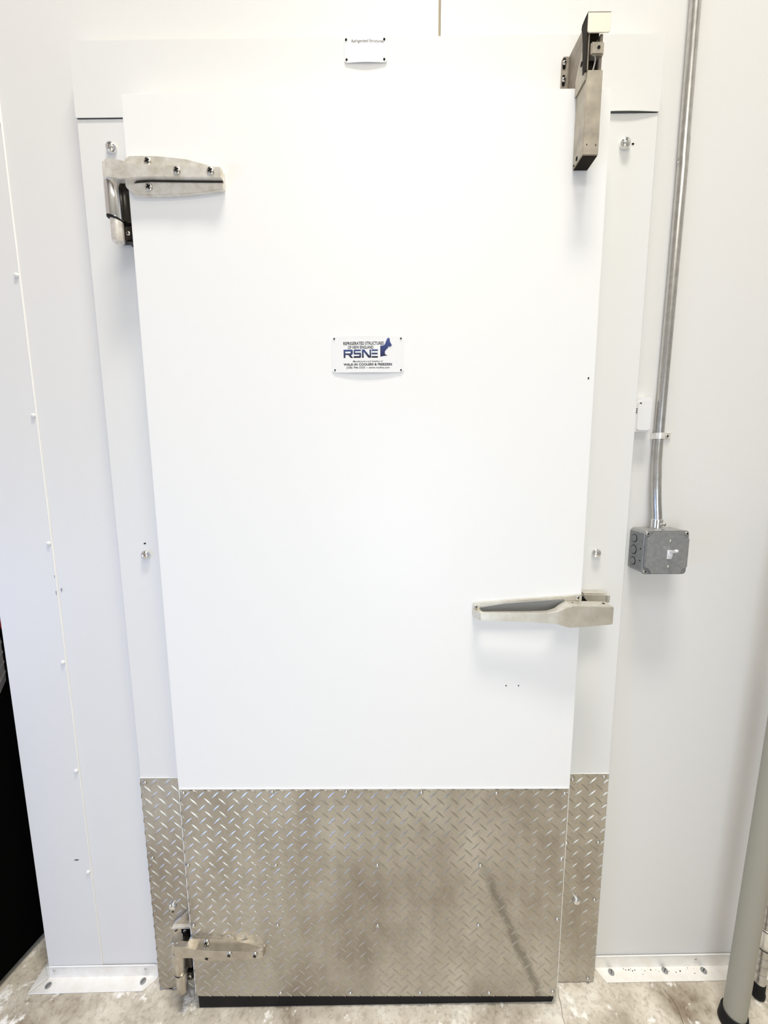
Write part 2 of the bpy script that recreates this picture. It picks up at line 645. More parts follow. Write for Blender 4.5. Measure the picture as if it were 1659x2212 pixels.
tag(br, 'dirt-flecked aluminium floor angle along the wall right of the door', 'floor angle', kind='structure')
bm = new()
prism(bm, [(0.6075, -0.001), (0.6075, -0.009), (0.6235, -0.0355), (1.8, -0.0355), (1.8, -0.001)], 'z', 0.0003, TH, 0.0006)
prism(bm, [(0.6075, -0.0016), (0.6075, -0.0045), (1.8, -0.0045), (1.8, -0.0016)], 'z', 0.0003, 0.039, 0.0006)
slope(bm)
part('angle_bar', bm, 'alu', br)
bm = new()
prism(bm, [(0.609, -0.0025), (1.8, -0.0025), (1.8, -0.0055), (0.609, -0.0055)], 'z', 0.0386, 0.0415, 0.001)
slope(bm)
part('caulk_bead', bm, 'caulk', br)
bm = new()
lathe(bm, [(0.0078, 0), (0.0074, 0.0018), (0.004, 0.0026), (0, 0.0027)], 18, axis='z')
box(bm, -0.0055, 0.0055, -0.0007, 0.0007, 0.0022, 0.0029, 0, 1, 1)
ME_BOLT = mesh_of('floor_bolt', bm, ['galv', 'dark'])
for (p, x, y) in ((bl, -0.908, -0.022), (bl, -0.648, -0.016), (br, 0.647, -0.0145), (br, 0.900, -0.0145), (br, 0.795, -0.013)):
    place('floor_bolt', ME_BOLT, p, (x, y, fz(x) + TH), (0, 0, random.uniform(0.4, 1.2)))
for (p, x) in ((bl, -0.9025), (bl, -0.646), (br, 0.882)):
    place('rivet', ME_RIVET_S, p, (x, -0.0045, fz(x) + 0.027))
rng = random.Random(3)
for k in range(26):
    x = 0.66 + abs(rng.gauss(0.11, 0.08))
    y = -0.007 - abs(rng.gauss(0, 0.006))
    if not (0.63 < x < 0.93 and y > -0.028):
        continue
    bm = new()
    r = rng.uniform(0.0006, 0.0019)
    pts = [(x + r * math.cos(a) * rng.uniform(0.6, 1.3), y + r * math.sin(a) * rng.uniform(0.5, 1.0)) for a in [i * math.pi / 3 for i in range(6)]]
    prism(bm, pts, 'z', TH, TH + 0.0004)
    slope(bm)
    part('dirt_fleck', bm, 'bronze', br)

# ------------------------------------------------------------------ diamond tread
PITCH = 0.0350


def tread(x0, x1, z0, z1, y, ox, oz, inset=0.0004):
    """raised lugs in a herringbone, clipped to the sheet"""
    verts, faces = [], []
    H = 0.0016
    L, W = 0.0150, 0.0025
    prof = [(-1.0, 0.05), (-0.55, 0.72), (0.0, 1.0), (0.55, 0.72), (1.0, 0.05)]
    for kind in (0, 1):
        a = math.radians(45 if kind == 0 else -45)
        ca, sa = math.cos(a), math.sin(a)
        sx = ox + (0 if kind == 0 else -PITCH / 2)
        sz = oz + (0 if kind == 0 else -PITCH / 2)
        i0, i1 = math.floor((x0 - sx) / PITCH) - 1, math.ceil((x1 - sx) / PITCH) + 1
        j0, j1 = math.floor((z0 - sz) / PITCH) - 1, math.ceil((z1 - sz) / PITCH) + 1
        for i in range(i0, i1 + 1):
            for j in range(j0, j1 + 1):
                cx, cz = sx + i * PITCH, sz + j * PITCH
                if cx < x0 - 0.006 or cx > x1 + 0.006 or cz < z0 - 0.006 or cz > z1 + 0.006:
                    continue
                b = len(verts)
                for (t, w) in prof:
                    for (s, h) in ((1, 0), (0, 1), (-1, 0)):
                        px = cx + ca * t * L - sa * s * w * W
                        pz = cz + sa * t * L + ca * s * w * W
                        px = min(max(px, x0 + inset), x1 - inset)
                        pz = min(max(pz, z0 + inset), z1 - inset)
                        verts.append((px, y - h * H * (0.35 + 0.65 * w), pz))
                for k in range(len(prof) - 1):
                    q = b + 3 * k
                    faces.append((q, q + 1, q + 4, q + 3))
                    faces.append((q + 1, q + 2, q + 5, q + 4))
    me = bpy.data.meshes.new('diamond_tread')
    me.from_pydata(verts, [], faces)
    me.materials.append(M['lug'])
    b2 = bmesh.new()
    b2.from_mesh(me)
    bmesh.ops.dissolve_degenerate(b2, dist=0.00005, edges=b2.edges)
    for f in b2.faces:
        if f.normal.y > 0:
            f.normal_flip()
    b2.to_mesh(me)
    b2.free()
    return me


# ------------------------------------------------------------------ casing around the door (fixed to the wall)
trim = empty('trim_1')
tag(trim, 'white sheet metal casing framing the cooler door, with tread plate at its feet', 'door frame', kind='structure')
for sx in (-1, 1):
    a, b = (-0.590, -0.40) if sx < 0 else (0.40, 0.590)
    bm = new()
    prism(bm, [(a, fz(a) + 0.002), (b, fz(b) + 0.002), (b, 2.1094), (a, 2.1094)], 'y', K, -0.0005, 0.0012)
    part('jamb', bm, 'white', trim)
# header box and the bowed front sheet
bm = new()
box(bm, -0.588, 0.588, K + 0.004, -0.0005, 2.120, 2.2455)
nx = 80
fr, bk = [], []
for i in range(nx + 1):
    x = -0.590 + 1.180 * i / nx
    bow = 0.0034 * max(0.0, math.sin(math.pi * (x - 0.44) / 0.155)) if 0.44 < x < 0.595 else 0.0006
    if x < -0.44:
        bow = 0.0009
    row, rowb = [], []
    for j, t in enumerate((0, 0.08, 0.22, 0.5, 0.999, 1.0)):
        z = 2.1100 + 0.1370 * t
        y = K - 0.0014 - bow * (1 - t) ** 3
        if j == 5:
            y += 0.010
        row.append(bm.verts.new((x, y, z)))
        rowb.append(bm.verts.new((x, y + 0.0012, z)))
    fr.append(row)
    bk.append(rowb)
for i in range(nx):
    for j in range(5):
        f = bm.faces.new((fr[i][j], fr[i + 1][j], fr[i + 1][j + 1], fr[i][j + 1]))
        f.smooth = j < 4
        bm.faces.new((bk[i][j], bk[i][j + 1], bk[i + 1][j + 1], bk[i + 1][j]))
    bm.faces.new((fr[i][0], bk[i][0], bk[i + 1][0], fr[i + 1][0]))
for i in (0, nx):
    for j in range(5):
        bm.faces.new((fr[i][j], bk[i][j], bk[i][j + 1], fr[i][j + 1]))
box(bm, -0.590, -0.5885, K, -0.0005, 2.1100, 2.2465)
box(bm, 0.5885, 0.590, K, -0.0005, 2.1100, 2.2465)
part('header', bm, 'white', trim, 'white header sheet over the door, its lower right edge bowed')
# tread plates on the jambs
for (a, b, zt, ox, oz, scr) in (
        (-0.5905, -0.455, 0.6262, -0.5739 + PITCH / 2, 0.5978 + PITCH / 2, ((-0.5782, 0.6134), (-0.490, 0.6132), (-0.5775, 0.3971), (-0.489, 0.3985))),
        (0.455, 0.5890, 0.6345, 0.5135, 0.6153, ((0.5766, 0.6267), (0.4982, 0.6192), (0.5734, 0.4410), (0.4928, 0.4385), (0.5746, 0.2701), (0.5725, 0.0230)))):
    bm = new()
    zb = max(fz(a), fz(b)) + 0.003
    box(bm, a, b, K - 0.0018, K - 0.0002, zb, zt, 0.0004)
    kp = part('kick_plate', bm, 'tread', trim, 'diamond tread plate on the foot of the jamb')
    t = part('diamond_tread', tread(a, b, zb, zt, K - 0.0018, ox, oz), None, kp)
    t['kind'] = 'stuff'
    for (x, z) in scr:
        place('screw', ME_RIVET, kp, (x, K - 0.0018, z))
bm = new()
box(bm, -0.5905, -0.46, K - 0.0022, K - 0.0002, 0.6262, 0.6285, 0.0006)
box(bm, 0.46, 0.589, K - 0.0022, K - 0.0002, 0.6345, 0.6368, 0.0006)
part('caulk_bead', bm, 'caulk', trim)
for (x, z) in ((-0.5227, 2.0546), (-0.5253, 1.2025), (0.5252, 2.0520), (0.5206, 1.2009), (-0.5339, 0.2573), (0.5260, 0.2715)):
    place('dome_nut', ME_DOME, trim, (x, K - (0.0018 if z < 0.5 else 0), z))
for (x, z) in ((0.5421, 2.0526), (-0.5263, 1.2290), (-0.5365, 0.2345)):
    place('drilled_hole', ME_HOLE, trim, (x, K - (0.0018 if z < 0.5 else 0), z), scale=(1, 1, 0.7))


# ------------------------------------------------------------------ text
def text_mesh(body, x0, x1, z0, z1, y, mat, offset=0.0, shear=0.0, bow=None, spacing=1.0):
    cu = bpy.data.curves.new('text_curve', 'FONT')
    cu.body = body
    cu.offset = offset
    cu.shear = shear
    cu.space_character = spacing
    cu.resolution_u = 3
    t = bpy.data.objects.new('text_tmp', cu)
    C.objects.link(t)
    dg = bpy.context.evaluated_depsgraph_get()
    dg.update()
    me = bpy.data.meshes.new_from_object(t.evaluated_get(dg))
    bpy.data.objects.remove(t, do_unlink=True)
    bpy.data.curves.remove(cu)
    xs = [v.co.x for v in me.vertices]
    ys = [v.co.y for v in me.vertices]
    ax, bx, ay, by = min(xs), max(xs), min(ys), max(ys)
    for v in me.vertices:
        X = x0 + (v.co.x - ax) / (bx - ax) * (x1 - x0)
        Z = z0 + (v.co.y - ay) / (by - ay) * (z1 - z0)
        v.co = (X, y + (bow(X) if bow else 0), Z)
    b2 = bmesh.new()
    b2.from_mesh(me)
    bmesh.ops.recalc_face_normals(b2, faces=b2.faces)
    for f in b2.faces:
        if f.normal.y > 0:
            f.normal_flip()
    b2.to_mesh(me)
    b2.free()
    me.materials.clear()
    me.materials.append(M[mat])
    return me


def sign_plate(x0, x1, z0, z1, y, bow, cut):
    """thin enamel sheet with clipped corners that bows out a little in the middle"""
    bm = new()
    n = 24
    F, B = [], []
    for i in range(n + 1):
        x = x0 + (x1 - x0) * i / n
        c = max(0.0, cut - min(x - x0, x1 - x))
        F.append([bm.verts.new((x, y - 0.0010 + bow(x), z)) for z in (z0 + c, z1 - c)])
        B.append([bm.verts.new((x, y + bow(x), z)) for z in (z0 + c, z1 - c)])
    for i in range(n):
        bm.faces.new((F[i][0], F[i + 1][0], F[i + 1][1], F[i][1]))
        bm.faces.new((B[i][0], B[i][1], B[i + 1][1], B[i + 1][0]))
        bm.faces.new((F[i][0], B[i][0], B[i + 1][0], F[i + 1][0]))
        bm.faces.new((F[i][1], F[i + 1][1], B[i + 1][1], B[i][1]))
    for i in (0, n):
        bm.faces.new((F[i][0], F[i][1], B[i][1], B[i][0]))
    bmesh.ops.recalc_face_normals(bm, faces=bm.faces)
    return bm


# small maker's plate on the header
bowh = lambda x: -0.0020 * math.cos(max(-1, min(1, x / 0.0425)) * math.pi / 2)
YH = K - 0.0022
np_ = part('name_plate', sign_plate(-0.0425, 0.0423, 2.2012, 2.2470, YH, bowh, 0.003), 'sign', trim, 'small white maker plate on the header above the door')
part('lettering', text_mesh('Refrigerated Structures', -0.0275, 0.0349, 2.2330, 2.2400, YH - 0.0011, 'ink', 0.0, 0, bowh), None, np_)
for (x, z) in ((-0.0385, 2.2406), (0.0368, 2.2406), (-0.0382, 2.2060), (0.0366, 2.2060)):
    place('rivet', ME_TINY, np_, (x, YH - 0.0010 + bowh(x), z))

# ------------------------------------------------------------------ hinge halves fixed to the casing


def hinge_post(dx, dz, lower):
    cx, cy = -0.5005 + dx, -0.0785
    bm = new()
    prism(bm, [(-0.516 + dx, 1.870 + dz), (-0.478 + dx, 1.870 + dz), (-0.478 + dx, 1.988 + dz), (-0.516 + dx, 1.988 + dz)], 'y', K - 0.0095, K - 0.0003, 0.002)
    hp = part('hinge_flange', bm, 'chrome_dark', trim, 'chrome hinge flange and barrel screwed to the jamb, ' + ('bottom' if lower else 'top') + ' hinge')
    bm = new()
    r_ = 0.0150
    lathe(bm, [(r_ - 0.0012, 1.8985), (r_, 1.9005), (r_, 1.958), (r_ - 0.001, 1.9605)], 32, (cx + 0.0005, cy, dz))
    for v in bm.verts:                                   # the lower rim is cut at a slant, like a cam
        if v.co.z < 1.905 + dz:
            v.co.z -= 0.30 * (v.co.x - cx) + 0.002
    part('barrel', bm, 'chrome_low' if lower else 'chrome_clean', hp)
    bm = new()
    r2 = 0.0140 if lower else 0.0118
    lathe(bm, [(r2 - 0.001, 1.8380), (r2, 1.8395), (r2, 1.894)] if lower else [(0.0070, 1.8515), (r2 - 0.0012, 1.8535), (r2, 1.858), (r2, 1.894)], 28, (cx + 0.0035, cy, dz))
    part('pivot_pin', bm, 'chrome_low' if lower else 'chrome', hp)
    bm = new()
    lathe(bm, [(0.0, 1.8350), (0.0060, 1.8350), (0.0060, 1.8390), (0, 1.839)] if lower else [(0.0, 1.8495), (0.0060, 1.8495), (0.0060, 1.8530), (0, 1.853)], 6, (cx + 0.0035, cy, dz), smooth=False)
    part('hex_nut', bm, 'chrome', hp)
    bm = new()
    lathe(bm, [(0.0128, 1.8945), (0.0146, 1.8950), (0.0146, 1.8985), (0.0128, 1.8990)], 28, (cx + 0.0008, cy, dz))
    for v in bm.verts:
        v.co.z -= 0.30 * (v.co.x - cx) + 0.001
    part('cam_washer', bm, 'black', hp)
    # web behind the barrel
    bm = new()
    box(bm, cx + 0.004, cx + 0.0300, cy + 0.006, K - 0.009, 1.893 + dz, 1.966 + dz, 0.002)
    part('web', bm, 'chrome_dark', hp)
    bm = new()
    box(bm, cx + 0.013, cx + 0.0300, cy + 0.004, K - 0.009, 1.857 + dz, 1.886 + dz, 0.003, 2)
    part('lug', bm, 'chrome_dark', hp)
    place('screw', ME_PHIL_S, hp, (cx + 0.022, cy + 0.004, 1.871 + dz))
    return hp


hinge_post(0.0, 0.0, False)
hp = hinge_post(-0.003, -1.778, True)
bm = new()
prism(bm, [(-0.537, 0.128), (-0.5365, 0.205), (-0.531, 0.2125), (-0.512, 0.228), (-0.494, 0.2465), (-0.478, 0.2465), (-0.478, 0.128)], 'y', K - 0.0115, K - 0.002, 0.002)
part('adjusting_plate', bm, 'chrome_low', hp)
bm = new()
box(bm, -0.512, -0.479, K - 0.0135, K - 0.0112, 0.150, 0.200, 0.001)
part('pocket', bm, 'dark', hp)
bm = new()
prism(bm, [(-0.534, 0.204), (-0.531, 0.2115), (-0.482, 0.2115), (-0.482, 0.204)], 'y', K - 0.019, K - 0.011, 0.001)
part('lip', bm, 'chrome', hp)
place('screw', ME_PHIL_S, hp, (-0.5265, K - 0.0115, 0.192))
place('screw', ME_PHIL_S, hp, (-0.5015, K - 0.0135, 0.192))

# strike for the latch
bm = new()
box(bm, 0.4835, 0.541, K - 0.026, K - 0.0003, 1.072, 1.1115, 0.0035, 2)
st = part('strike', bm, 'cast', trim, 'satin metal strike on the jamb behind the door handle')
bm = new()
prism(bm, [(0.4720, 1.1135), (0.4800, 1.108), (0.4885, 1.098), (0.4885, 1.080), (0.4720, 1.080)], 'y', K - 0.038, K - 0.004, 0.001)
part('rubber_bumper', bm, 'black', st)
bm = new()
box(bm, 0.536, 0.5445, K - 0.030, K - 0.0003, 1.090, 1.110, 0.002)
part('end_lug', bm, 'cast', st)

# hook of the closer, fixed to the header
bm = new()
prism(bm, [(0.3885, 2.122), (0.3885, 2.201), (0.3915, 2.206), (0.4010, 2.206), (0.4045, 2.202), (0.4045, 2.122)], 'y', K - 0.0052, K - 0.0022, 0.0006)
hk = part('closer_hook', bm, 'hook', trim, 'worn steel hook bracket of the door closer screwed to the header')
bm = new()
yz = [(K - 0.004, 2.122), (K - 0.004, 2.206), (-0.090, 2.2015), (-0.098, 2.196), (-0.104, 2.150), (-0.100, 2.146), (-0.092, 2.160), (-0.087, 2.160), (-0.080, 2.150), (-0.066, 2.126), (-0.055, 2.122)]
prism(bm, yz, 'x', 0.4022, 0.4050, 0.0005)
part('gusset', bm, 'hook', hk)
bm = new()
yz = [(-0.1195, 2.204), (-0.107, 2.2045), (-0.0965, 2.203), (-0.0945, 2.197), (-0.0985, 2.189), (-0.103, 2.165), (-0.105, 2.14), (-0.108, 2.112), (-0.1195, 2.112)]
prism(bm, yz, 'x', 0.3985, 0.4015, 0.0005)
part('cheek', bm, 'bronze', hk)
bm = new()   # front frame: two uprights and a cross block
box(bm, 0.3990, 0.4045, -0.1185, -0.108, 2.112, 2.172, 0.001)
box(bm, 0.4235, 0.4290, -0.1165, -0.108, 2.112, 2.172, 0.001)
part('fork', bm, 'hook', hk)
bm = new()
box(bm, 0.4020, 0.4255, -0.108, -0.105, 2.112, 2.196)
part('fork_back', bm, 'bronze', hk)
bm = new()
box(bm, 0.4060, 0.4295, -0.122, -0.108, 2.1345, 2.1555, 0.0018, 2)
part('roller_block', bm, 'closer', hk)
place('drilled_hole', ME_HOLE, hk, (0.4195, -0.1221, 2.1455), scale=(1.05, 1, 1.05))
bm = new()
rr = 0.004
pts = [(0.3985, 2.2015), (0.3985, 2.1735)]
pts += [(0.3985 + rr - rr * math.cos(a), 2.1695 + rr - rr * math.sin(a)) for a in (0.3, 0.8, 1.3, 1.57)]
pts += [(0.4385 - rr + rr * math.sin(a), 2.1695 + rr - rr * math.cos(a)) for a in (0.0, 0.5, 1.0, 1.57)]
pts += [(0.4385, 2.2015)]
prism(bm, pts, 'y', -0.1215, -0.1190, 0.0005)
box(bm, 0.3985, 0.4385, -0.1215, -0.100, 2.1995, 2.2020, 0.0005)
part('cover_cap', bm, 'cap', hk)
bm = new()
tube(bm, [(0.4215, -0.110, 2.166), (0.4200, -0.112, 2.150), (0.4190, -0.111, 2.130), (0.4150, -0.109, 2.112)], 0.0022, 8)
part('spring_rod', bm, 'chrome_clean', hk)
for z in (2.193, 2.1635):
    bm = new()
    prism(bm, [(0.3930 + 0.003 * math.cos(a), z + (0.007 if math.sin(a) > 0 else -0.007) + 0.003 * math.sin(a)) for a in [i * math.pi / 5 + 0.01 for i in range(10)]], 'y', K - 0.0058, K - 0.0051)
    part('slot', bm, 'dark', hk)
    place('screw', ME_PHIL_S, hk, (0.3935, K - 0.0056, z + 0.001))

# ================================================================== THE DOOR
door = empty('door_1')
tag(door, 'white walk-in cooler door with tread plate kick panel and strap hinges', 'door', kind='structure')
bm = new()
box(bm, -0.4700, 0.4710, D, K - 0.005, 0.0375, 2.1185, 0.0018, 2)
part('slab', bm, 'door', door)
bm = new()
box(bm, -0.452, 0.452, K - 0.005, K - 0.0003, 0.05, 2.105)
part('gasket', bm, 'black', door, 'black magnetic gasket behind the door slab')
bm = new()
prism(bm, [(-0.466, fz(-0.466) + 0.001), (0.462, fz(0.462) + 0.001), (0.4645, 0.020), (0.4645, 0.0385), (-0.466, 0.0385)], 'y', -0.0715, -0.058, 0.0015)
part('sweep', bm, 'black', door, 'black rubber sweep under the door')
# kick plate
kx0, kx1, kz0, kz1 = -0.4664, 0.4680, 0.0376, 0.6345
bm = new()
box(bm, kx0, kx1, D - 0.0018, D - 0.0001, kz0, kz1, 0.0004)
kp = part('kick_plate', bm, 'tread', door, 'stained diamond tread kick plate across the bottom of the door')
t = part('diamond_tread', tread(kx0, kx1, kz0, kz1, D - 0.0018, -0.1362, 0.6195), None, kp)
t['kind'] = 'stuff'
for (x, z) in ((-0.4572, 0.6260), (-0.2436, 0.6279), (-0.0652, 0.6274), (0.1151, 0.6256), (0.2952, 0.6239), (0.4584, 0.6222),
               (-0.4603, 0.4269), (-0.2433, 0.4265), (0.0076, 0.4260), (0.2613, 0.4256), (0.4599, 0.4421),
               (0.4583, 0.2706), (0.2609, 0.2531), (0.0072, 0.2520), (-0.2459, 0.2536), (-0.4586, 0.2538),
               (-0.2462, 0.0480), (-0.0655, 0.0480), (0.1147, 0.0480), (0.2935, 0.0480), (0.4574, 0.0524)):
    place('screw', ME_RIVET, kp, (x, D - 0.0018, z))
bm = new()
box(bm, kx0, kx1, D - 0.0022, D - 0.0001, kz1, kz1 + 0.0042, 0.0008)
part('caulk_bead', bm, 'caulk', door)
for (x, z) in ((0.3093, 0.8989), (0.3381, 0.8988)):
    place('drilled_hole', ME_HOLE, door, (x, D, z), scale=(0.5, 1, 0.6))
place('drilled_hole', ME_HOLE, door, (0.4576, D, 1.5836), scale=(0.6, 1, 0.8))


# strap hinges
def strap(dx, dz, lower):
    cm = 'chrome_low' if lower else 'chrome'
    out = [(-0.470, 1.9905), (-0.4655, 1.9995), (-0.4585, 2.0040), (-0.440, 2.0045), (-0.4094, 2.0037), (-0.378, 2.0010), (-0.3474, 1.9973), (-0.311, 1.9882), (-0.2800, 1.9785),
           (-0.2773, 1.9765), (-0.2775, 1.9465), (-0.2795, 1.9430), (-0.316, 1.9388), (-0.3520, 1.9355), (-0.393, 1.9340), (-0.4333, 1.9338), (-0.4557, 1.9355), (-0.465, 1.9450), (-0.470, 1.9500)]
    bm = new()
    prism(bm, [(x + dx, z + dz) for x, z in out], 'y', D - 0.0095, D - 0.0002, 0.0016, 2)
    h = part('hinge_strap', bm, cm, door, 'scratched chrome strap of the ' + ('bottom' if lower else 'top') + ' hinge')
    bm = new()
    rib = [(-0.500, 1.9935), (-0.488, 1.9932), (-0.4713, 1.9910), (-0.458, 1.9870), (-0.445, 1.9842), (-0.40, 1.9815), (-0.2790, 1.9770), (-0.2776, 1.9750), (-0.2778, 1.9572), (-0.35, 1.9585), (-0.42, 1.9600), (-0.440, 1.9594), (-0.4560, 1.9577), (-0.4745, 1.9573), (-0.488, 1.9590), (-0.500, 1.9606)]
    prism(bm, [(x + dx, z + dz) for x, z in rib], 'y', D - 0.0190, D - 0.006, 0.0012, 2)
    part('rib', bm, cm, h)
    bm = new()
    prism(bm, [(x + dx, z + dz) for x, z in ((-0.4440, 1.9600), (-0.42, 1.9605), (-0.35, 1.9590), (-0.2785, 1.9577), (-0.2785, 1.9543), (-0.35, 1.9556), (-0.42, 1.9570), (-0.452, 1.9552))], 'y', D - 0.0110, D - 0.006, 0.0004)
    part('rib_shade', bm, 'chrome_dark', h)  # dark strip painting the shade below the rib
    bm = new()
    lathe(bm, [(0.0120, 1.9612), (0.0136, 1.9628), (0.0136, 1.9920), (0.0118, 1.9942), (0, 1.9945)], 32, (-0.5005 + dx, -0.0785, dz))
    part('knuckle', bm, cm, h)
    for (x, z, y) in ((-0.4219, 1.9932, D - 0.0095), (-0.3619, 1.9705, D - 0.0190), (-0.2975, 1.9690, D - 0.0190), (-0.4231, 1.9478, D - 0.0095)):
        place('screw', ME_PHIL, h, (x + dx, y, z + dz))


strap(0.0, 0.0, False)
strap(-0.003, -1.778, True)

# latch handle
bm = new()
prism(bm, [(0.2276, 1.0690), (0.2276, 1.0985), (0.2975, 1.1047), (0.4308, 1.1136), (0.4690, 1.1177), (0.4690, 1.0580), (0.400, 1.0610)], 'y', D - 0.0065, D - 0.0002, 0.0012, 2)
ha = part('handle', bm, 'cast', door, 'satin cast latch handle with a finger slot behind its bar')
bm = new()
loft(bm, [(0.2376, -0.1075, -0.0965, 1.0690, 1.0860), (0.300, -0.1100, -0.0985, 1.0678, 1.0872), (0.350, -0.1130, -0.1000, 1.0668, 1.0878),
          (0.385, -0.1150, -0.1000, 1.0655, 1.0892), (0.402, -0.1165, -0.0970, 1.0640, 1.0935), (0.415, -0.1172, -0.0900, 1.0600, 1.0995), (0.4300, -0.1175, -0.0840, 1.0555, 1.1048),
          (0.470, -0.1178, -0.0835, 1.0585, 1.1040), (0.5215, -0.1175, -0.0835, 1.0630, 1.1022)], 0.0014)
part('lever', bm, 'cast', ha)
bm = new()
prism(bm, [(0.2278, D - 0.006), (0.2278, -0.0905), (0.2376, -0.1072), (0.2480, -0.1060), (0.2420, D - 0.006)], 'z', 1.0698, 1.0868, 0.001)
part('end_web', bm, 'cast', ha)
bm = new()
prism(bm, [(0.2440, 1.0700), (0.2440, 1.0915), (0.2975, 1.1000), (0.4180, 1.1085), (0.4300, 1.1085), (0.4300, 1.0700)], 'y', D - 0.0080, D - 0.0062, 0.0008)
part('slot_shade', bm, 'slot', ha)  # thin darker sheet painting the shade inside the finger slot
place('screw', ME_PHIL_S, ha, (0.2335, D - 0.0065, 1.0915))
place('screw', ME_PHIL_S, ha, (0.4590, D - 0.0065, 1.1115))
bm = new()
lathe(bm, [(0.0034, 0), (0.0034, 0.0006), (0, 0.0006)], 12, axis='z')
ME_HZ = mesh_of('lever_hole', bm, ['dark'])
place('drilled_hole', ME_HZ, ha, (0.5100, -0.096, 1.1024))
place('drilled_hole', ME_HZ, ha, (0.4420, -0.096, 1.1043), scale=(0.5, 0.5, 1))

# closer body
bm = new()
q = 0.040
box(bm, 0.4025, 0.4320, D - q, D - 0.0002, 1.9755, 2.1150, 0.0012, 2)
cl = part('closer', bm, 'closer', door, 'worn boxed steel door closer at the top right of the door')
bm = new()
prism(bm, [(D - 0.0005, 2.100), (D + 0.0005, 2.1265), (-0.084, 2.140), (-0.0965, 2.160), (-0.100, 2.160), (-0.112, 2.125), (D - q + 0.001, 2.115), (D - q + 0.001, 2.100)], 'x', 0.3995, 0.4022, 0.0005)
part('ear', bm, 'closer', cl)
bm = new()
box(bm, 0.4042, 0.4303, D - q + 0.002, D - 0.002, 1.9742, 1.9757)
part('bottom_plate', bm, 'bronze', cl)
bm = new()
lathe(bm, [(0.0032, 0), (0.0032, -0.0006), (0, -0.0006)], 12, axis='x')
ME_HX = mesh_of('side_hole', bm, ['dark'])
place('drilled_hole', ME_HX, cl, (0.4024, D - 0.017, 1.985), scale=(1, 1, 1.2))
place('drilled_hole', ME_HX, cl, (0.4024, D - 0.006, 1.980), scale=(1, 0.5, 0.6))
place('drilled_hole', ME_HX, cl, (0.3994, -0.101, 2.137), scale=(1, 1, 1.3))
for x in (0.4095, 0.4262):
    place('dimple', ME_HOLE, cl, (x, D - q, 1.992 + (0.001 if x < 0.42 else 0)), scale=(0.35, 0.4, 0.6))

# enamel sign in the middle of the door
bow = lambda x: -0.0024 * math.cos(max(-1, min(1, (x + 0.0012) / 0.0744)) * math.pi / 2)
YS = D - 0.0004
sg = part('name_plate', sign_plate(-0.0756, 0.0732, 1.5984, 1.6692, YS, bow, 0.0032), 'sign', door, 'white enamel maker sign with blue lettering in the middle of the door')
yt = YS - 0.00115
for (body, x0, x1, z0, z1, off, sh, spc) in (
        ('REFRIGERATED STRUCTURES', -0.0512, 0.0321, 1.6526, 1.6590, 0.022, 0, 1.0),
        ('OF NEW ENGLAND', -0.0419, 0.0108, 1.6450, 1.6511, 0.022, 0, 1.0),
        ('Manufacturers and Installers of', -0.0318, 0.0301, 1.6185, 1.6222, 0.012, 0.18, 1.05),
        ('WALK-IN COOLERS & FREEZERS', -0.0515, 0.0491, 1.6117, 1.6166, 0.035, 0, 1.05),
        ('(508) 946-5555 ~ www.rsofne.com', -0.0459, 0.0438, 1.6046, 1.6102, 0.012, 0.12, 1.05)):
    part('lettering', text_mesh(body, x0, x1, z0, z1, yt, 'ink', off, sh, bow, spc), None, sg)
GL = {
    'R': ((-0.0510, -0.0318), [[(0, 0), (.19, 0), (.19, 1), (0, 1)], [(.19, .77), (.82, .77), (.95, 1), (.19, 1)], [(.76, .40), (1, .52), (1, .90), (.93, 1), (.76, .9)], [(.19, .36), (.92, .36), (.99, .56), (.19, .56)], [(.50, .37), (.76, .37), (1.03, 0), (.76, 0)]]),
    'S': ((-0.0303, -0.0150), [[(.06, .79), (.98, .79), (.98, 1), (.12, 1), (.03, .93)], [(0, .55), (.22, .55), (.22, .9), (.03, .93)], [(.03, .40), (.95, .40), (.98, .62), (.03, .62)], [(.78, .1), (1, .08), (1, .55), (.78, .55)], [(0, 0), (.92, 0), (1, .1), (.95, .22), (0, .22)]]),
    'N': ((-0.0131, 0.0060), [[(0, 0), (.19, 0), (.19, 1), (0, 1)], [(.83, 0), (1, 0), (1, 1), (.83, 1)], [(.0, 1), (.26, 1), (1, 0), (.70, 0)]]),
    'E': ((0.0071, 0.0199), [[(0, .80), (1, .80), (1, 1), (0, 1)], [(0, .40), (.96, .40), (.96, .60), (0, .60)], [(0, 0), (1, 0), (1, .20), (0, .20)]])}
bm = new()
for ch, ((a, b), polys) in GL.items():
    for k, pl in enumerate(polys):
        pts = [(a + (b - a) * u, 1.6272 + 0.0165 * v) for u, v in pl]
        f = bm.faces.new([bm.verts.new((x, yt + bow(x) - 0.00002 * k, z)) for x, z in pts])
        bmesh.ops.recalc_face_normals(bm, faces=[f])
        f.normal_update()
        if f.normal.y > 0:
            f.normal_flip()
part('lettering', bm, 'ink_rsne', sg)
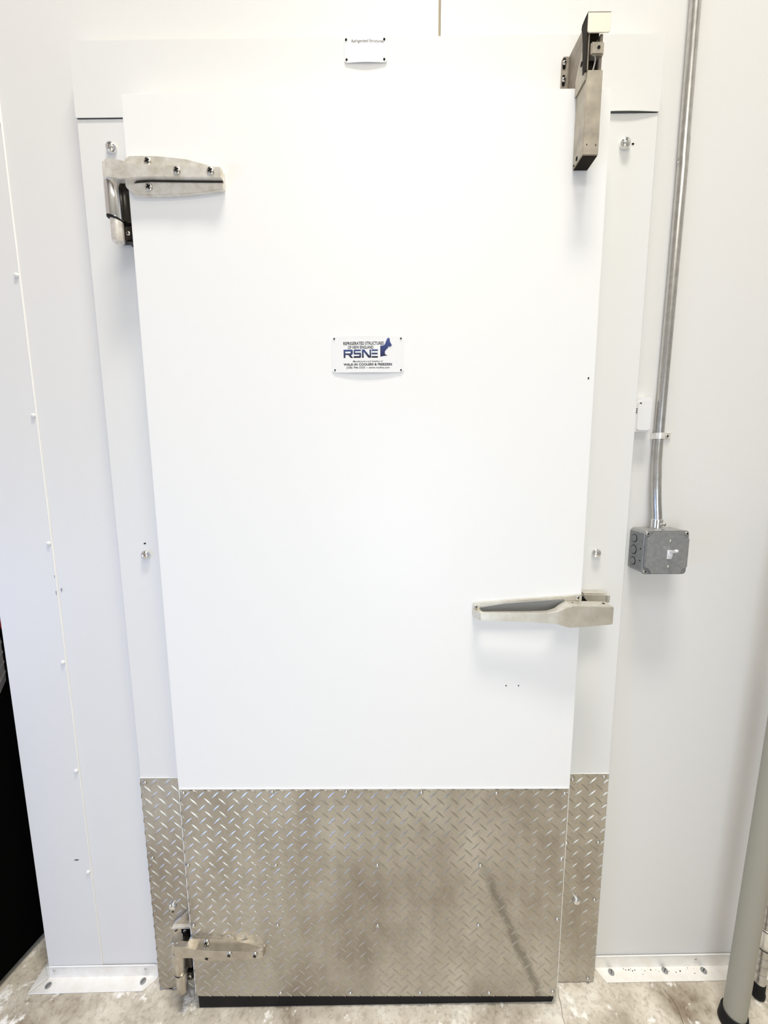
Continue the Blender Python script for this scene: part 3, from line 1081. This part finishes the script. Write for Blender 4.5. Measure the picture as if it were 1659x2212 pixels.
mp = [(0.0235, 1.6508), (0.0308, 1.6514), (0.0341, 1.6533), (0.0365, 1.659), (0.0395, 1.6655), (0.0405, 1.6650), (0.0414, 1.6662), (0.0430, 1.6662), (0.0441, 1.6649), (0.0450, 1.6582), (0.0464, 1.6560), (0.0473, 1.6538), (0.0489, 1.6519), (0.0470, 1.6508), (0.0462, 1.6496), (0.0440, 1.6485), (0.0434, 1.6496), (0.0420, 1.6498), (0.0407, 1.6469), (0.0390, 1.6452), (0.0367, 1.6431), (0.0350, 1.6408), (0.0340, 1.6387), (0.0346, 1.6370), (0.0340, 1.6355), (0.0359, 1.6336), (0.0370, 1.6325), (0.0386, 1.6327), (0.0390, 1.6318), (0.0352, 1.6312), (0.0313, 1.6304), (0.0270, 1.6296), (0.0226, 1.6279), (0.0233, 1.634), (0.0236, 1.6413), (0.0241, 1.646)]
bm = new()
prism(bm, mp, 'y', yt + bow(0.036) - 0.0002, yt + bow(0.036) + 0.0006)
part('emblem', bm, 'ink_map', sg, 'blue six-state map emblem')
for (x, z) in ((-0.0699, 1.6655), (0.0674, 1.6652), (-0.0695, 1.6035), (0.0674, 1.6028)):
    place('rivet', ME_TINY, sg, (x, YS - 0.0010 + bow(x), z), scale=(0.8, 1, 0.8))

# ================================================================== THINGS ON THE WALL
# conduit
cd = empty('conduit', (0.659, 0, 1.26))
tag(cd, 'galvanized electrical conduit running down the wall right of the door into the switch box', 'conduit')
path = [(0.6585, -0.0115, 5.28), (0.6595, -0.0115, 2.32), (0.6610, -0.0115, 2.05), (0.6585, -0.0115, 1.60), (0.6580, -0.0115, 1.475), (0.6565, -0.0135, 1.435), (0.6545, -0.0175, 1.405), (0.6533, -0.0225, 1.370), (0.6532, -0.0262, 1.340), (0.6550, -0.0280, 1.310), (0.6580, -0.0282, 1.285), (0.6592, -0.0282, 1.258)]
sm = []
for i in range(len(path) - 1):            # Catmull-Rom through the bend
    P = [Vector(path[max(0, min(len(path) - 1, i + k))]) for k in (-1, 0, 1, 2)]
    for s_ in range(6):
        t_ = s_ / 6
        sm.append(0.5 * ((2 * P[1]) + (P[2] - P[0]) * t_ + (2 * P[0] - 5 * P[1] + 4 * P[2] - P[3]) * t_ ** 2 + (3 * P[1] - P[0] - 3 * P[2] + P[3]) * t_ ** 3))
sm.append(Vector(path[-1]))
bm = new()
tube(bm, sm, 0.0099, 24)
part('pipe', bm, 'conduit', cd)
bm = new()      # one-hole strap
arc = []
for k in range(13):
    a = math.pi * k / 12
    arc.append((0.6580 - 0.0112 * math.cos(a), -0.0115 - 0.0112 * math.sin(a)))
outer = [(0.6468 - 0.0012, -0.0005)] + [(0.6580 - 0.0124 * math.cos(math.pi * k / 12), -0.0115 - 0.0124 * math.sin(math.pi * k / 12)) for k in range(13)] + [(0.6704, -0.0022), (0.6910, -0.0022), (0.6910, -0.0004), (0.6692, -0.0004)] + arc[::-1] + [(0.6468, -0.0005)]
prism(bm, outer, 'z', 1.4610, 1.4745, 0)
sp_ = part('pipe_strap', bm, 'chrome', cd, 'shiny one-hole pipe strap')
place('screw', ME_PHIL_S, sp_, (0.6825, -0.0022, 1.4677))
bm = new()
lathe(bm, [(0.0112, 1.2570), (0.0122, 1.2580), (0.0122, 1.2780), (0.0112, 1.2790), (0.0101, 1.2790)], 24, (0.6592, -0.0282, 0))
lathe(bm, [(0.0150, 1.2552), (0.0150, 1.2580), (0.0110, 1.2585)], 8, (0.6592, -0.0282, 0), smooth=False)
cn = part('connector', bm, 'chrome_clean', cd)
bm = new()
lathe(bm, [(0.0040, -0.0115), (0.0040, -0.0170), (0.0028, -0.0185), (0, -0.0187)], 12, (0.6645, -0.0282, 1.2680), axis='y')
part('set_screw', bm, 'screw', cn)

# switch box
sb = empty('switch_box', (0.665, 0, 1.157))
tag(sb, 'grey galvanized square switch box with white toggle on the wall right of the door', 'switch box')
x0, x1, z0, z1 = 0.6160, 0.7150, 1.1560, 1.2555
c_ = 0.006
bm = new()
prism(bm, [(x0 + c_, z0), (x1 - c_, z0), (x1, z0 + c_), (x1, z1 - c_), (x1 - c_, z1), (x0 + c_, z1), (x0, z1 - c_), (x0, z0 + c_)], 'y', -0.0515, -0.0004, 0.001)
part('body', bm, 'galv', sb)
def rounded(x0, x1, z0, z1, r, n=5):
    p = []
    for (cx, cz, a0) in ((x1 - r, z0 + r, -math.pi / 2), (x1 - r, z1 - r, 0), (x0 + r, z1 - r, math.pi / 2), (x0 + r, z0 + r, math.pi)):
        for k in range(n + 1):
            a = a0 + math.pi / 2 * k / n
            p.append((cx + r * math.cos(a), cz + r * math.sin(a)))
    return p
bm = new()
prism(bm, rounded(x0 - 0.0008, x1 + 0.0008, z0 - 0.0008, z1 + 0.0008, 0.008), 'y', -0.0540, -0.0513, 0.0006)
cv = part('cover', bm, 'galv', sb)
bm = new()      # raised middle with dished corners
n_ = 0.0165
pts = []
for (cx, cz, a0) in ((x1, z0, math.pi), (x1, z1, -math.pi / 2), (x0, z1, 0), (x0, z0, math.pi / 2)):
    for k in range(7):
        a = a0 - math.pi / 2 * k / 6
        pts.append((cx + n_ * math.cos(a), cz + n_ * math.sin(a)))
pts = [(min(max(x, x0 + 0.0015), x1 - 0.0015), min(max(z, z0 + 0.0015), z1 - 0.0015)) for x, z in pts]
prism(bm, pts, 'y', -0.0605, -0.0538, 0.0030, 2)
part('raised_panel', bm, 'galv', cv)
for (x, z) in ((x0 + 0.006, z1 - 0.006), (x0 + 0.006, z0 + 0.006), (x1 - 0.006, z1 - 0.006)):
    place('screw', ME_PHIL_S, cv, (x, -0.0540, z))
for z in (1.2334, 1.1746):
    place('screw', ME_RIVET_S, cv, (0.6705, -0.0600, z))
bm = new()
box(bm, 0.6655, 0.6760, -0.0612, -0.0598, 1.1925, 1.2125, 0.0004)
prism(bm, [(-0.0605, 1.196), (-0.0605, 1.2085), (-0.0640, 1.206), (-0.0655, 1.201), (-0.064, 1.198)], 'x', 0.6665, 0.6750, 0.0004)
tg = part('toggle', bm, 'plastic', sb, 'white plastic toggle switched up')
bm = new()
prism(bm, [(-0.0610, 1.2045), (-0.0610, 1.2100), (-0.0800, 1.2185), (-0.0825, 1.2165), (-0.0820, 1.2125)], 'x', 0.6675, 0.6745, 0.0010, 2)
part('lever', bm, 'plastic', tg)
bm = new()
lathe(bm, [(0.0096, 0), (0.0096, -0.0007), (0, -0.0007)], 24, axis='x', smooth=False, mi=1)
lathe(bm, [(0.0083, -0.0006), (0.0083, -0.0012), (0, -0.0012)], 24, axis='x', smooth=False)
ME_KO = mesh_of('knockout', bm, ['galv', 'dark'])
for z, s_ in ((1.2325, 1.0), (1.2055, 1.12), (1.1785, 1.0)):
    place('knockout', ME_KO, sb, (x0, -0.0185, z), scale=(1, s_, s_))
for z in (1.2125, 1.1850):
    place('drilled_hole', ME_HX, sb, (x0, -0.0440, z), scale=(0.7, 0.5, 0.5))

# wireless sensor
sn = empty('wireless_sensor', (0.612, 0, 1.477))
tag(sn, 'small white plastic sensor on the wall beside the door frame, left of the conduit', 'sensor')
bm = new()
prism(bm, rounded(0.5925, 0.6335, 1.4765, 1.5535, 0.007), 'y', -0.0175, -0.0003, 0.003, 2)
part('case', bm, 'plastic', sn)
bm = new()
prism(bm, rounded(0.6005, 0.6315, 1.4795, 1.5460, 0.006), 'y', -0.0200, -0.0172, 0.0012, 2)
part('front_cover', bm, 'plastic', sn)
bm = new()
box(bm, 0.6040, 0.6080, -0.0204, -0.0199, 1.5385, 1.5410)
part('indicator', bm, 'dark', sn)
for k in range(3):
    bm = new()
    box(bm, 0.5955, 0.6010, -0.0182, -0.0172, 1.5185 + 0.0042 * k, 1.5203 + 0.0042 * k)
    part('vent_slot', bm, 'dark', sn)

# ================================================================== RIGHT EDGE
pl = empty('pole', (0.8950, -0.115, fz(0.895)))
tag(pl, 'grey painted pole with black rubber foot standing in the lower right corner', 'pole')
bm = new()
b0 = Vector((0.8945, -0.115, fz(0.894) + 0.012))
b1 = Vector((0.9260, -0.115, 1.30))
tube(bm, [b0 + (b1 - b0) * t for t in (0, 0.3, 0.7, 1)], 0.0232, 32)
part('shaft', bm, 'grey_pole', pl)
bm = new()
lathe(bm, [(0.0300, 0.0008), (0.0308, 0.004), (0.0285, 0.022), (0.0268, 0.0345), (0.0238, 0.0355), (0.0238, 0.030)], 32, (0.8945, -0.115, fz(0.894)))
part('foot', bm, 'black', pl)

po = empty('shelving_post', (1.000, -0.065, fz(1.0)))
tag(po, 'chrome wire shelving post with black levelling foot at the right edge', 'shelf post')
bm = new()
prof = [(0.0128, 0.042)]
z = 0.05
while z < 1.75:
    prof += [(0.0128, z), (0.0128, z + 0.0230), (0.0121, z + 0.0238), (0.0121, z + 0.0246)]
    z += 0.0254
prof += [(0.0128, 1.76), (0, 1.762)]
lathe(bm, prof, 20, (1.0005, -0.065, fz(1.0)))
part('tube', bm, 'conduit', po)
bm = new()
lathe(bm, [(0.0130, 0.001), (0.0150, 0.004), (0.0155, 0.014), (0.0138, 0.020), (0.0138, 0.044), (0.0125, 0.046)], 20, (1.0005, -0.065, fz(1.0)))
part('foot', bm, 'black', po)
bm = new()
lathe(bm, [(0.0150, 0.152), (0.0166, 0.154), (0.0158, 0.180), (0.0152, 0.206), (0.0140, 0.208)], 22, (1.0005, -0.065, fz(1.0)))
cr = part('collar', bm, 'chrome', po)
for (z, r) in ((0.153, 0.0170), (0.207, 0.0156)):
    bm = new()
    n = 24
    tube(bm, [(1.0005 + r * math.cos(2 * math.pi * k / n), -0.065 + r * math.sin(2 * math.pi * k / n), fz(1.0) + z) for k in range(n + 1)], 0.0009, 6)
    part('collar_rim', bm, 'black', cr)
bm = new()
tube(bm, [(1.0005 + 0.004 + 0.007 * math.cos(2 * math.pi * k / 16), -0.0835, fz(1.0) + 0.176 + 0.011 * math.sin(2 * math.pi * k / 16)) for k in range(17)], 0.0022, 8)
part('wire_eye', bm, 'chrome_clean', cr)

# ================================================================== LEFT EDGE, beyond the wall end
ANG = math.radians(-12)
cb = empty('black_cabinet', (-1.036, -0.029, fz(-1.036)))
tag(cb, 'cabinet coloured black for the darkness beyond the left end of the white wall', 'cabinet')
cb.rotation_euler = (0, 0, ANG)
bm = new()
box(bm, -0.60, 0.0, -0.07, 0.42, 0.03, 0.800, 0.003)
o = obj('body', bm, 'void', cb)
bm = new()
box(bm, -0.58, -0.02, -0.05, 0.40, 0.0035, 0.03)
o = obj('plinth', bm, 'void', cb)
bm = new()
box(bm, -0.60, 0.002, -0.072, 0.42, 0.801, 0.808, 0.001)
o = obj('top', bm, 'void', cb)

TZ = fz(-1.036) + 0.8085
bm = new()
before = set(bm.faces)
w, d, h = 0.13, 0.09, 0.030
prism(bm, rounded(-w, 0, -d, d, 0.012, 4), 'z', 0.0, h - 0.006, 0.001)
prism(bm, rounded(-w - 0.001, 0.0015, -d - 0.0015, d + 0.0015, 0.013, 4), 'z', h - 0.0065, h, 0.001)
ME_TRAY = mesh_of('stacked_tray', bm, ['tray'])
words = ['bottom', 'second', 'third', 'fourth', 'top']
for k in range(5):
    o = bpy.data.objects.new('stacked_tray', ME_TRAY)
    C.objects.link(o)
    o.location = (-1.036, 0.085, TZ + k * 0.0305)
    o.rotation_euler = (0, 0, math.radians(35))
    tag(o, 'stone grey plastic tray at the left edge, ' + (words[k] + ' of the stack' if k in (0, 4) else words[k] + ' from the bottom of the stack'), 'tray', 'grey trays stacked at the left edge')
bm = new()
prism(bm, rounded(-0.12, 0.012, -0.08, 0.08, 0.012, 4), 'z', 0, 0.028, 0.002)
o = tag(obj('black_tray', bm, 'void'), 'black tray lying on top of the grey tray stack', 'tray')
o.location = (-1.036, 0.085, TZ + 5 * 0.0305)
o.rotation_euler = (0, 0, math.radians(35))
bm = new()
lathe(bm, [(0.026, 0), (0.029, 0.002), (0.030, 0.020), (0.027, 0.0225), (0.012, 0.0235), (0, 0.0235)], 24)
o = tag(obj('red_cap', bm, 'red'), 'small red plastic cap above the trays at the left edge', 'cap')
o.location = (-1.050, 0.088, TZ + 5 * 0.0305 + 0.0285)
